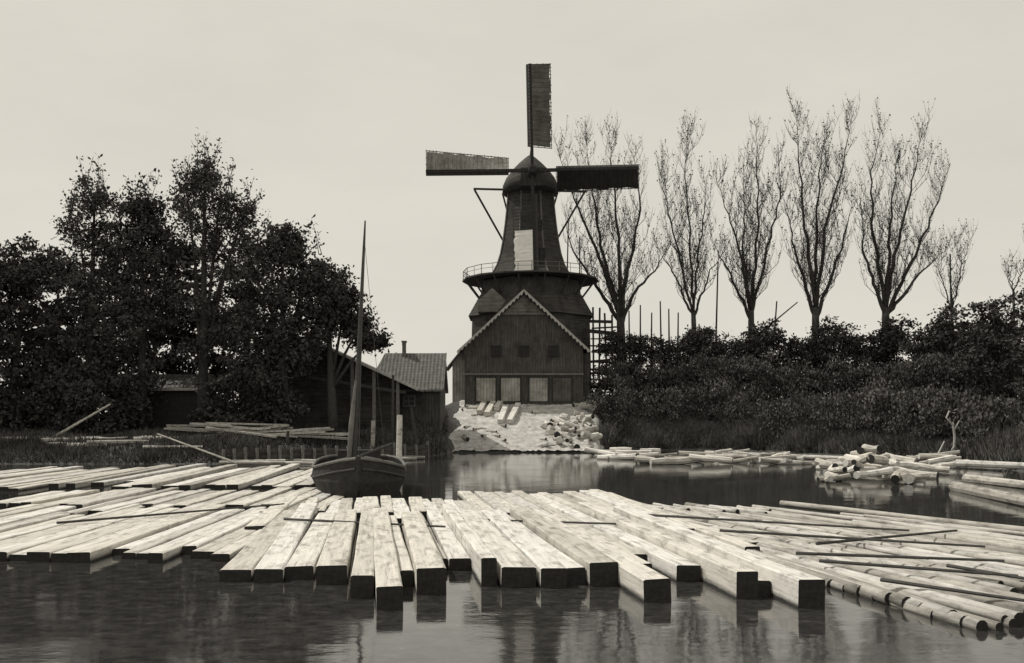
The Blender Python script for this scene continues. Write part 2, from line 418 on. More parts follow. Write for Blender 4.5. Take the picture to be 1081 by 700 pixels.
def window(x, y, z, w, h, par, fm='trim'):
    f = MB(); t = .08
    f.box(x-w/2-t, x+w/2+t, y-.12, y+.1, z-t, z); f.box(x-w/2-t, x+w/2+t, y-.12, y+.1, z+h, z+h+t)
    f.box(x-w/2-t, x-w/2, y-.118, y+.1, z, z+h); f.box(x+w/2, x+w/2+t, y-.118, y+.1, z, z+h)
    f.box(x-.03, x+.03, y-.1, y+.02, z, z+h); f.box(x-w/2, x-.03, y-.098, y+.02, z+h*.5-.03, z+h*.5+.03); f.box(x+.03, x+w/2, y-.098, y+.02, z+h*.5-.03, z+h*.5+.03)
    o = f.build('window', M[fm], par); MB().box(x-w/2, x+w/2, y-.04, y+.05, z, z+h).build('pane', M['glass'], o)
window(MX+.9, MY-2.85, 16.0, .6, .9, mill, 'spar'); window(MX+.7, MY-2.3, 18.7, .5, .7, mill, 'spar')
cp = [(22.15, 2.15), (22.3, 2.5), (22.9, 2.46), (23.6, 2.15), (24.3, 1.62), (24.9, 1.05), (25.4, .5), (25.7, .12)]
mb = MB(); mb.loft([oct_(r, z, r*1.22, 20) for z, r in cp]); cap = mb.build('cap', M['towerm'], mill, smooth=True)
mb = MB(); mb.box(MX-.9, MX+1.1, MY-3.1, MY-2.4, 22.25, 23.8); mb.build('cap_front', M['darkwood'], cap)
mb = MB(); mb.tube([(MX, MY, 25.6), (MX, MY, 26.1)], [.08, .03], 8); mb.build('finial', M['spar'], cap)
mb = MB(); R = 6.05
mb.loft([oct_(R, 14.45, n=16, rot=0), oct_(R, 14.58, n=16, rot=0)]); bal = mb.build('balcony', M['spar'], mill)
rl = MB()
for i in range(16):
    a = 2*math.pi*i/16; b_ = 2*math.pi*(i+1)/16
    p = Vector((MX+R*math.cos(a)*.985, MY+R*math.sin(a)*.985, 14.6)); q = Vector((MX+R*math.cos(b_)*.985, MY+R*math.sin(b_)*.985, 14.6))
    rl.bar(p, p+Vector((0, 0, .75)), .06)
    m_ = p.lerp(q, .5); rl.bar(m_, m_+Vector((0, 0, .75)), .04)
    rl.bar(p+Vector((0, 0, .75)), q+Vector((0, 0, .75)), .05, .045); rl.bar(p+Vector((0, 0, .4)), q+Vector((0, 0, .4)), .03)
rl.build('railing', M['trim'], bal)
for i in range(16):
    a = 2*math.pi*(i+.5)/16
    mb = MB(); mb.bar((MX+5.7*math.cos(a), MY+5.7*math.sin(a), 14.4), (MX+4.55*math.cos(a), MY+4.4*math.sin(a), 12.9), .12); mb.build('strut', M['spar'], bal)
mb = MB(); mb.bar((MX-5.1, 85.2, 23.0), (MX+5.1, 85.2, 22.75), .16); mb.build('cross_beam', M['spar'], mill)
mb = MB(); mb.bar((MX, 86.8, 24.2), (MX, 90.5, 15.2), .3); mb.build('tail_pole', M['spar'], mill)
for sx in (-1, 1):
    mb = MB(); mb.bar((MX+sx*5.0, 85.2, 22.9), (MX+sx*.3, 90.3, 15.4), .13); mb.build('tail_brace', M['spar'], mill)
    mb = MB(); mb.bar((MX+sx*2.5, 86.5, 22.9), (MX+sx*.3, 90.4, 15.3), .12); mb.build('tail_brace', M['spar'], mill)
HX = (562-CX)/F*79.6; HYY = 79.6; HZ = zz(180, 79.6)
mb = MB(); mb.tube([(HX, HYY-.35, HZ), (HX, MY-2.2, HZ+.2)], [.42, .42], 10); mb.tube([(HX, HYY-.6, HZ), (HX, HYY-.3, HZ)], [.3, .42], 10); mb.build('windshaft', M['black'], mill)
def sail(ang, mat, lab, Ls=8.95, cloth=(2.05, 8.85), lm='spar', cy=-.14, wr=1., flare=0.):
    u = Vector((math.sin(ang), 0, math.cos(ang))); w = Vector((math.cos(ang), 0, -math.sin(ang)))
    c0 = Vector((HX, HYY, HZ))
    def pt(r, s_, dy=0): return c0+u*r+w*s_+Vector((0, dy, 0))
    st = MB(); st.bar(pt(.0, 0), pt(Ls, 0), .26, .24, up=Vector((0, 1, 0))); o = st.build('sail', M['black'], mill)
    if lab: o['label'] = lab
    W0 = 1.72
    def W(r): return W0*(wr+flare*(r-2)/(Ls-2))
    la = MB(); k = 24
    for i in range(k+1):
        r = 2.0+(Ls-2.05)*i/k
        tw = .7*(1-i/k)
        la.bar(pt(r, -.22, -.05), pt(r, W(r)+U(-.02, .07), -.05+tw), .05, .05, up=Vector((0, 1, 0)))
    for q in (.32, .63, .98):
        la.bar(pt(2.0, W(2)*q, -.08+.7*q), pt(Ls, W(Ls)*q, -.08), .06, .05, up=Vector((0, 1, 0)))
    la.build('sail_bars', M[lm], o)
    cl = MB(); r0, r1 = cloth; k = 20; vs = []
    for i in range(k+1):
        r = r0+(r1-r0)*i/k; tw = .7*(1-(r-2)/(Ls-2)); ww = W(r)
        for s_, e in ((.10, -.02), (ww*.5, tw*.5), (ww-.04, tw)): vs.append(pt(r, s_+(U(-.14, .04) if s_ > 1 else 0), cy+e+U(-.02, .02)))
    cl.add(vs, [(3*i+j, 3*i+j+1, 3*i+j+4, 3*i+j+3) for i in range(k) for j in range(2)]); cl.build('sail_cloth', mat, o)
    wb = MB(); wb.add([pt(2.0, -.36, .1), pt(Ls, -.36, .1), pt(Ls, -.14, -.05), pt(2.0, -.14, -.05)], [(0, 1, 2, 3)]); wb.build('wind_board', M['spar'], o)
a0_ = math.radians(-1.2)
sail(a0_, M['canvas_g'], 'grey upper sail pointing straight up')
sail(a0_+math.pi/2, M['canvas_d'], 'black sail pointing right')
sail(a0_+math.pi, M['canvas_w'], 'lower sail with white canvas in front of tower', cloth=(5.0, 8.7))
sail(a0_-math.pi/2+.012, M['canvas_l'], 'pale sail pointing left', wr=.72, flare=.3)

X0 = (553-CX)/F*76; sh = empty('saw_shed', (X0, 76, 3.6), 'dark boarded gable-fronted saw shed with pale barge boards at the foot of the windmill', 'shed')
hw = 4.75; ez = zz(366, 76); az = zz(307, 76)-.1; yb_ = 79.9
def gable(mb, cx, hw, z0, ez, az, y0, y1):
    a = [(cx-hw, y0, z0), (cx+hw, y0, z0), (cx+hw, y0, ez), (cx, y0, az), (cx-hw, y0, ez)]; b_ = [(x, y1, z) for x, _, z in a]
    mb.add(a+b_, [(0, 1, 2, 3, 4), (9, 8, 7, 6, 5), (0, 5, 6, 1), (1, 6, 7, 2), (2, 7, 8, 3), (3, 8, 9, 4), (4, 9, 5, 0)])
mb = MB(); gable(mb, X0, hw, 3.0, ez, az, 76, yb_); mb.build('wall', M['darkwood'], sh)
sl = (az-ez)/hw
for sx, ox in ((-1, hw+.55), (1, hw+.45)):
    mb = MB()
    a = [(X0, 75.5, az+.16), (X0+sx*ox, 75.5, az+.16-sl*ox), (X0+sx*ox, 75.5, az+.02-sl*ox), (X0, 75.5, az+.02)]
    b_ = [(x, yb_+.2, z) for x, _, z in a]
    mb.add(a+b_, [(0, 1, 2, 3), (7, 6, 5, 4), (0, 4, 5, 1), (1, 5, 6, 2), (2, 6, 7, 3), (3, 7, 4, 0)]); rf = mb.build('roof', M['tile'], sh)
    mb = MB(); nt_ = 18; vs = []
    for i in range(nt_*2+1):
        x = .02+(ox+.02)*i/(nt_*2); z = az+.17-sl*x; dp = .16 if i % 2 == 0 else .36
        vs += [(X0+sx*x, 75.43, z), (X0+sx*x, 75.43, z-dp)]
    mb.add(vs, [(2*i, 2*i+1, 2*i+3, 2*i+2) for i in range(nt_*2)]); mb.build('barge_board', M['paint'], rf)
zt = az-.25; zl = zz(331, 76); hwl = (az-zl)/sl-.25
mb = MB(); mb.add([(X0-hwl, 75.93, zl), (X0+hwl, 75.93, zl), (X0, 75.93, zt)], [(0, 1, 2)]); mb.build('gable_boards', M['paleclap'], sh)
mb = MB(); mb.box(X0-hwl-.1, X0+hwl+.1, 75.88, 75.97, zl-.1, zl); mb.build('gable_beam', M['trim'], sh)
for i, (xa, xb) in enumerate(((503, 523), (529, 549), (559, 578), (584, 603))):
    mb = MB(); x0 = (xa-CX)*.076; x1 = (xb-CX)*.076
    mb.box(x0, x1, 75.93, 76.05, 3.75, zz(399, 76)); d = mb.build('door', M['door'] if i < 3 else M['doord'], sh)
    mb = MB(); t = .1; z1 = zz(399, 76)
    mb.box(x0-t, x0, 75.9, 76.02, 3.7, z1); mb.box(x1, x1+t, 75.9, 76.02, 3.7, z1); mb.box(x0-t, x1+t, 75.89, 76.02, z1, z1+t); mb.build('door_frame', M['black'], d)
mb = MB(); mb.box(X0-hw-.02, X0+hw+.02, 75.88, 76.02, zz(396, 76), zz(394, 76)); mb.build('lintel', M['trim'], sh)
for px in (524, 553, 584): window((px-CX)*.076, 75.98, zz(375, 76), .7, .7, sh, 'black')
lt = empty('lean_to', T(482, 78), 'narrow lean-to with sloping roof at the left corner of the saw shed', 'shed')
x0 = (478-CX)*.078; x1 = (492-CX)*.078
MB().add([(x0, 77.5, 2.8), (x1, 77.5, 2.8), (x1, 77.5, zz(366, 78)), (x0, 77.5, zz(384, 78)), (x0, 79.5, 2.8), (x1, 79.5, 2.8), (x1, 79.5, zz(366, 78)), (x0, 79.5, zz(384, 78))], [(0, 1, 2, 3), (7, 6, 5, 4), (0, 3, 7, 4), (1, 5, 6, 2), (0, 4, 5, 1)]).build('wall', M['door'], lt)
MB().loft([[(x1+.1, 77.2, zz(362, 78)), (x0-.5, 77.2, zz(389, 78)), (x0-.5, 77.2, zz(391, 78)), (x1+.1, 77.2, zz(364, 78))], [(x1+.1, 79.8, zz(362, 78)), (x0-.5, 79.8, zz(389, 78)), (x0-.5, 79.8, zz(391, 78)), (x1+.1, 79.8, zz(364, 78))]]).build('roof', M['trim'], lt)
lt = empty('lean_to', T(610, 78), 'low dark lean-to at the right corner of the saw shed', 'shed')
x0 = (600-CX)*.078; x1 = (622-CX)*.078; z1 = zz(370, 78)
MB().box(x0, x1, 77.2, 79, 3.2, z1-.25).build('wall', M['darkwood'], lt)
MB().add([(x0-.1, 76.9, z1), (x1+.2, 76.9, z1-.2), (x1+.2, 79.1, z1), (x0-.1, 79.1, z1+.3)], [(0, 1, 2, 3)]).build('roof', M['tile'], lt)

# ------------------------------------------------------------------ sheds on the left bank
bx0, bx1 = (392-CX)*.066, (464-CX)*.066
bl = empty('workshop', T(426, 66), 'low workshop with a tiled roof and small chimney between the trees and windmill', 'shed')
zr = zz(373, 68); ze = zz(411, 65.2)
MB().box(bx0, bx1+.1, 65.4, 70.4, 1.2, ze+.1).build('wall', M['darkwood'], bl)
mb = MB(); mb.add([(bx1, 65.4, ze), (bx1, 70.4, ze), (bx1, 67.9, zr-.1), (bx0+.8, 65.4, ze), (bx0+.8, 70.4, ze), (bx0+.8, 67.9, zr-.1)], [(0, 1, 2), (5, 4, 3)]); mb.build('gable', M['darkwood'], bl)
mb = MB(); mb.loft([[(bx0-.3, 65.0, ze-.02), (bx0+.7, 67.9, zr), (bx0+.7, 67.9, zr-.15), (bx0-.3, 65.0, ze-.17)], [(bx1+.3, 65.0, ze-.02), (bx1+.3, 67.9, zr), (bx1+.3, 67.9, zr-.15), (bx1+.3, 65.0, ze-.17)]]); rf = mb.build('roof', M['tile'], bl)
mb = MB(); mb.loft([[(bx0+.7, 67.92, zr), (bx0-.3, 70.8, ze), (bx0-.3, 70.8, ze-.15), (bx0+.7, 67.92, zr-.15)], [(bx1+.3, 67.92, zr), (bx1+.3, 70.8, ze), (bx1+.3, 70.8, ze-.15), (bx1+.3, 67.92, zr-.15)]]); mb.build('roof', M['tile'], bl)
mb = MB(); xc = (427-CX)*.068; mb.box(xc-.12, xc+.12, 67.6, 68, zr-.3, zr+.75); mb.box(xc-.17, xc+.17, 67.54, 68.06, zr+.75, zr+.87); mb.build('chimney', M['trim'], rf)
mb = MB(); mb.bar((bx0-.35, 64.98, ze-.1), (bx1+.35, 64.98, ze-.1), .05, .1); mb.bar((bx1+.34, 64.98, ze-.05), (bx1+.34, 67.9, zr), .06, .12); mb.build('eave_board', M['trim'], rf)
for px in (405, 432): window((px-CX)*.0654, 65.38, zz(428, 65.4), .7, .6, bl)
gx = (325-CX)*.061
os_ = empty('timber_shed', T(325, 63), 'wide dark gabled timber shed half hidden behind the left trees', 'shed')
ez2 = zz(412, 61); az2 = zz(359, 61); hw2 = 6.4; s2 = (az2-ez2)/7.0
mb = MB(); gable(mb, gx, hw2-1.2, 1.0, az2-s2*(hw2-1.2)-.05, az2-.05, 63.6, 67); mb.build('wall', M['darkclap'], os_)
for sx in (-1, 1):
    a = [(gx, 61, az2+.14), (gx+sx*7.1, 61, az2+.14-s2*7.1), (gx+sx*7.1, 61, az2+.02-s2*7.1), (gx, 61, az2+.02)]; b_ = [(x, 67.3, z) for x, _, z in a]
    mb = MB(); mb.add(a+b_, [(0, 1, 2, 3), (7, 6, 5, 4), (0, 4, 5, 1), (1, 5, 6, 2), (2, 6, 7, 3), (3, 7, 4, 0)]); rf = mb.build('roof', M['tile'], os_)
    mb = MB(); mb.bar((gx, 60.94, az2+.08), (gx+sx*7.1, 60.94, az2+.08-s2*7.1), .06, .14); mb.build('barge_board', M['paint'], rf)
for px in (352, 372, 395, 420):
    mb = MB(); q = T(px, 61.2); mb.bar((q.x, 61.2, q.z-.2), (q.x, 61.2, az2-s2*abs(q.x-gx)), .2); mb.build('post', M['trim'], os_)
mb = MB(); mb.bar((gx, 61.22, zz(398, 61)), (gx+6.3, 61.22, zz(398, 61)-1.0), .12, .18); mb.build('tie_beam', M['spar'], os_)
hp = T(165, 62); hut = empty('hut', hp, 'small dark hut with a pale eave under the tall trees at left', 'hut')
MB().box(hp.x-2.6, hp.x+3.0, 62, 65, hp.z-.4, zz(410, 62)).build('wall', M['black'], hut)
z1 = zz(410, 62)
MB().loft([[(hp.x-2.9, 61.6, z1), (hp.x-2.9, 63.5, z1+1.), (hp.x-2.9, 65.4, z1)], [(hp.x+3.3, 61.6, z1), (hp.x+3.3, 63.5, z1+1.), (hp.x+3.3, 65.4, z1)]]).build('roof', M['tile'], hut)
MB().box(hp.x-2.9, hp.x+3.3, 61.54, 61.62, z1-.16, z1+.02).build('eave_board', M['paint'], hut)
# timber-edged quay
qy = empty('quay_wall', (T(345, 52).x, 52, 0), 'low timber-edged quay along the left bank behind the barge', 'quay')
qp = []
for px in range(236, 462, 12):
    Y = ysh(px)-.25; qp.append(Vector(((px-CX)/F*Y, Y, 0)))
mb = MB()
for a, b_ in zip(qp[:-1], qp[1:]):
    for z0 in (-.1, .2, .5): mb.bar(a+Vector((0, U(-.02, .02), z0+.12)), b_+Vector((0, U(-.02, .02), z0+.12)), .07, .27)
mb.build('boarding', M['darkclap'], qy)
for q in qp:
    mb = MB(); mb.tube([q+Vector((0, -.12, -.5)), q+Vector((U(-.04, .04), -.12, U(.75, 1.0)))], [.1, .09], 7); mb.build('pile', M['trim'], qy)

# ------------------------------------------------------------------ barge
bw = Vector(((378-CX)/F*31.8, 32.0, 0)); barge = empty('sailing_barge', bw, 'small dark sailing barge with a tall bare mast moored behind the raft', 'boat')
yaw = math.radians(9); cy_, sy_ = math.cos(yaw), math.sin(yaw)
def BL(x, y, z): return (bw.x+x*cy_-y*sy_, bw.y+x*sy_+y*cy_, z)
K = 21; L_ = 7.4; rings = []; rim = []; deckp = []
for i in range(K):
    u_ = i/(K-1)*2-1
    hb = (1.40*max(.0, 1-abs(u_)**3.2)**.75+.04) if u_ < 0 else (1.40*max(.0, 1-abs(u_)**5)**.5+.12)
    y = u_*L_/2
    zs = .82+(.42*abs(u_)**2.4 if u_ < 0 else .25*u_**2)
    rings.append([BL(-hb, y, zs), BL(-hb*1.04, y, .5), BL(-hb*.9, y*.97, 0.), BL(-hb*.5, y*.9, -.4), BL(hb*.5, y*.9, -.4), BL(hb*.9, y*.97, 0), BL(hb*1.04, y, .5), BL(hb, y, zs)])
    rim.append((hb, y, zs)); deckp += [BL(-hb*.97, y, zs-.14), BL(hb*.97, y, zs-.14)]
mb = MB(); vs = [p for r_ in rings for p in r_]; fs = [(i*8+j, i*8+j+1, (i+1)*8+j+1, (i+1)*8+j) for i in range(K-1) for j in range(7)]
fs += [tuple(range(8)), tuple((K-1)*8+j for j in reversed(range(8)))]; mb.add(vs, fs); hull = mb.build('hull', M['black'], barge)
mb = MB(); mb.add(deckp, [(2*i, 2*i+1, 2*i+3, 2*i+2) for i in range(K-1)]); dk = mb.build('deck', M['trim'], barge)
for sx in (-1, 1):
    mb = MB(); mb.tube([BL(sx*(hb+.03), y, z+.02) for hb, y, z in rim], .05, 6); mb.build('gunwale', M['trim'], hull)
    mb = MB(); mb.tube([BL(sx*(hb+.06), y, z-.3) for hb, y, z in rim], .035, 6); mb.build('rubbing_strake', M['spar'], hull)
mb = MB(); mb.loft([[BL(-.8, -.9, .68), BL(.8, -.9, .68), BL(.8, 1.4, .68), BL(-.8, 1.4, .68)], [BL(-.8, -.9, 1.0), BL(.8, -.9, 1.0), BL(.8, 1.4, 1.0), BL(-.8, 1.4, 1.0)], [BL(-.1, -.9, 1.15), BL(.1, -.9, 1.15), BL(.1, 1.4, 1.15), BL(-.1, 1.4, 1.15)]]); mb.build('hatch', M['spar'], dk)
mb = MB(); mb.loft([[BL(-.8, 1.9, .7), BL(.8, 1.9, .7), BL(.7, 2.9, .7), BL(-.7, 2.9, .7)], [BL(-.75, 1.95, 1.3), BL(.75, 1.95, 1.3), BL(.65, 2.85, 1.3), BL(-.65, 2.85, 1.3)]]); mb.build('cabin', M['black'], dk)
mb = MB(); mb.tube([BL(0, -3.3, -.3), BL(0, -3.68, .5), BL(0, -3.78, 1.32)], [.08, .08, .07], 6); mb.build('stem_post', M['black'], hull)
mtop = P(385.5, 233, 31.8); mbase = P(373, 496, 31.8)
mb = MB(); mb.tube([mbase+(mtop-mbase)*t for t in (0, .3, .6, .9, 1)], [.10, .09, .07, .045, .025], 8); mast = mb.build('mast', M['spar'], barge)
mb = MB(); mb.tube([mbase+Vector((-.13, -.1, .3)), mbase+(mtop-mbase)*.18+Vector((-.12, -.1, 0)), mbase+(mtop-mbase)*.36+Vector((-.04, -.1, 0))], [.07, .09, .04], 8); mb.build('furled_sail', M['trim'], mast)
mb = MB(); mb.tube([mbase+Vector((.1, 0, .4)), mbase+Vector((1.2, .8, .85))], [.06, .05], 6); mb.build('boom', M['spar'], mast)
for q in (BL(0, -3.7, 1.2), BL(.9, .3, .9)):
    mb = MB(); mb.tube([mbase+(mtop-mbase)*.93, q], .007, 4, False); mb.build('stay', M['rope'], mast)

for x, yt, yb, r, mat, lab in ((393, 444, 484, .14, 'peeled', 'short pale mooring post just right of the barge mast'), (421, 438, 487, .17, 'peeled', 'thick pale mooring post standing beyond the barge stern'), (414, 396, 440, .09, 'spar', 'thin dark stake in front of the workshop wall'), (303, 455, 486, .1, 'spar', 'dark stake on the left bank by the shed')):
    if yb > 470: b_ = G(x, yb); Y = b_.y
    else: Y = 58; b_ = T(x, Y)
    t_ = P(x+1, yt, Y)
    pole('mooring_post', b_-Vector((0, 0, .5)), t_, r, r*.9, M[mat], lab, 'post', None, 8)
pole('leaning_stake', T(441, 58), P(434, 430, 58), .1, .08, M['spar'], 'dark leaning stake on the bank left of the pale slope', 'stake')
pole('leaning_stake', G(250, 489, .15), P(166, 458, 51), .06, .04, M['log'], 'long thin pole slanting down the left bank', 'pole')
pole('leaning_stake', T(58, 54)+Vector((0, 0, .3)), P(116, 427, 56), .08, .06, M['beam2'], 'pale log propped up on the far left bank', 'log')

# ------------------------------------------------------------------ wood on slope and banks
def short_log(x, y, z, L, r, yaw_, pitch, label, group, mat='peeled', endm='endpale', name='cut_log', cat='log'):
    mb = MB(); k = 4
    mb.tube([(U(-.02, .02), L*(i/(k-1)-.5), U(-.02, .02)) for i in range(k)], [r*U(.85, 1.08) for i in range(k)], 8, True, 0, 1)
    o = mb.build(name, [M[mat], M[endm]]); o.location = (x, y, z); o.rotation_euler = (pitch, 0, yaw_); return tag(o, label, cat, group)
for i in range(60):
    t = random.random(); px = 570+64*t+U(-4, 4); off = U(.5, 9.5)
    if px < 590 and off > 6: continue
    Y = 66+off; p = T(px, Y)
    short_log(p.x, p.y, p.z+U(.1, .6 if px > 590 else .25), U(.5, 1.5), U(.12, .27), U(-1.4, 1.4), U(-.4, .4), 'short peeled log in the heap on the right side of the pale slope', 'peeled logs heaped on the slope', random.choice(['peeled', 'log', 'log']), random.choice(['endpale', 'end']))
for i, (xa, ya, xb, yb) in enumerate(((506, 440, 514, 414), (514, 442, 524, 414), (528, 450, 534, 434), (538, 450, 547, 432), (524, 436, 532, 424))):
    def onslope(px, py):
        for Y in np.arange(66, 78, .05):
            p = T(px, Y)
            if HY+(HC-p.z)/Y*F <= py: return p
        return T(px, 77.5)
    p = onslope(xa, ya); q = onslope(xb, yb); p.z += .35; q.z += .35
    mb = MB(); mb.bar(Vector((0, 0, 0)), q-p, .42, .34); o = mb.build('slope_beam', M['beam']); o.location = p
    tag(o, '%s squared beam from the left lying on the pale slope before the mill doors' % nth(i), 'beam', 'beams on the slope')
for i in range(26):
    px = 492+U(-8, 130) if i > 5 else 486+U(0, 14); Y = 66+U(1, 10.5); p = T(px, Y)
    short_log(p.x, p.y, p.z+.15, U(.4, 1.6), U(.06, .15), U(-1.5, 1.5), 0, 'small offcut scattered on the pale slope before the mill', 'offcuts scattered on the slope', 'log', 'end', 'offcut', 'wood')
def heap(n_, xa, xb, ya, yb, zmax, Lr, rr, label, group, mats=('peeled', 'peeled', 'log'), yawr=(-1.5, 1.5)):
    for i in range(n_):
        px = U(xa, xb); py = U(ya, yb); p = G(px, py)
        e = min(px-xa, xb-px)/(xb-xa)*2
        short_log(p.x, p.y, max(.05, tz(p.x, p.y))+U(0.02, .1+zmax*e), U(*Lr), U(*rr), U(*yawr), U(-.18, .18), label, group, random.choice(mats), random.choice(['endpale', 'end']))
heap(50, 872, 968, 492, 512, .8, (.7, 2.6), (.09, .2), 'short pale log in the jumbled heap afloat off the right bank', 'pale logs heaped off the right bank')
heap(18, 965, 1015, 488, 500, .4, (.8, 2.6), (.08, .16), 'short log beside the forked stake on the right bank', 'logs beside the forked stake', yawr=(.9, 2.0))
heap(34, 690, 842, 482, 491, .25, (.8, 3.0), (.1, .2), 'short log afloat in the line below the scrub bank', 'logs afloat below the scrub bank', ('peeled', 'log', 'log'), yawr=(.7, 2.4))
heap(10, 638, 690, 476, 486, .15, (.8, 2.6), (.1, .2), 'short log at the water edge right of the pale slope', 'logs at the foot of the slope', yawr=(.9, 2.2))
for i, (xa, ya, xb, yb, r) in enumerate(((745, 478, 968, 487, .15), (636, 474, 690, 470, .14), (1008, 514, 1100, 533, .2), (1010, 496, 1100, 500, .17), (1020, 505, 1110, 515, .18), (985, 490, 1060, 494, .14))):
    a = G(xa, ya, .12 if i != 1 else .0); b_ = G(xb, yb, .15 if i != 1 else .0)
    if i == 3: a.z += .3; b_.z += .3
    pole('long_log', a, b_, r, r*.75, M['log'], ['long straight log afloat below the scrub bank', 'log lying on the edge right of the pale slope', 'nearest long log at the right edge of the photo', 'upper long log on the right bank edge', 'middle long log at the right bank', 'thin long log beside the forked stake'][i], 'log', None, 9)
for i in range(26):
    px = U(205, 345); Y = U(54.5, 58); p = T(px, Y); mb = MB(); L = U(2, 5)
    mb.box(-L/2, L/2, -.14, .14, -.05, .06); o = mb.build('plank', M['log']); o.location = (p.x, p.y, p.z+.12+U(0, .7)); o.rotation_euler = (0, U(-.12, .12), U(-.35, .35))
    tag(o, 'weathered plank in the loose pile on the left bank before the shed', 'plank', 'planks piled on the left bank')
for i in range(12):
    px = U(10, 200); Y = U(52, 55); p = T(px, Y)
    short_log(p.x, p.y, p.z+.15, U(1.5, 4), U(.08, .16), U(1.1, 2.0), 0, 'dull log lying on the dark bank under the left trees', 'logs under the left trees', 'log', 'end')
for i in range(12):
    px = U(270, 460); Y = ysh(px)+U(-2.5, -.6); p = Vector(((px-CX)/F*Y, Y, .1))
    short_log(p.x, p.y, p.z, U(1.5, 4.5), U(.08, .15), U(1.2, 1.9), 0, 'log at the waterline behind the moored barge', 'logs at the waterline behind the barge', 'log', 'end')

b0 = T(1004, 50)
fk = empty('forked_stake', b0, 'thin hooked stake with leaning poles by the log pile on the right bank', 'stake')
mb = MB(); mb.tube([P(1006, 494, 50), P(1008, 462, 50), P(1006, 446, 50)], [.08, .07, .05], 6); mb.build('post', M['paint'], fk)
mb = MB(); mb.tube([P(1006, 449, 50), P(999, 441, 50), P(1002, 434, 50), P(1008, 436, 50)], [.05, .05, .045, .04], 6); mb.build('hook', M['paint'], fk)
mb = MB(); mb.tube([P(1007, 455, 50), P(1013, 444, 50)], [.05, .03], 6); mb.build('fork', M['paint'], fk)
mb = MB(); mb.tube([P(984, 492, 49.5), P(997, 466, 50)], [.06, .04], 6); mb.build('leaning_pole', M['paint'], fk)
mb = MB(); mb.tube([P(992, 496, 49.5), P(1008, 470, 50)], [.06, .04], 6); mb.build('leaning_pole', M['paint'], fk)

rk = empty('timber_rack', T(634, 80), 'dark open timber-drying rack of upright poles right of the windmill', 'rack')
for x in (619, 626, 632, 640, 646, 653):
    mb = MB(); mb.bar(P(x+U(-1, 1), 410, 80), P(x+U(-2, 2), U(318, 350), 80+U(0, .4)), .15); mb.build('upright', M['black'], rk)
for i in range(13):
    y = 340+i*5.6+U(-2, 2); a = U(615, 625); mb = MB(); mb.bar(P(a, y+U(-2, 2), 80.15+U(-.1, .3)), P(U(638, 657), y+U(-3, 3), 80.15+U(-.1, .3)), U(.1, .3)); mb.build('rail', M['black'], rk)
for i, (x, yt, xb, yb, Y) in enumerate(((664, 328, 665, 400, 82), (676, 322, 676, 400, 82), (688, 330, 687, 400, 82), (697, 318, 699, 400, 82), (706, 326, 707, 400, 82), (716, 330, 715, 400, 82), (758, 276, 754, 400, 83), (738, 342, 740, 400, 82), (820, 318, 812, 400, 84), (600, 232, 596, 300, 92), (612, 250, 612, 300, 92), (1003, 268, 1006, 380, 84))):
    q = P(xb, yb, Y)
    pole('upright_pole', Vector((q.x, q.y, min(q.z, tz(q.x, q.y)))), P(x, yt, Y), .11, .06, M['black'], '%s thin upright pole right of the windmill above the scrub' % nth(i), 'pole', 'thin poles standing above the scrub')
pole('leaning_spar', P(790, 362, 81), P(842, 319, 81), .09, .05, M['black'], 'dark spar slanting up to the right between the third and fourth poplars', 'spar')

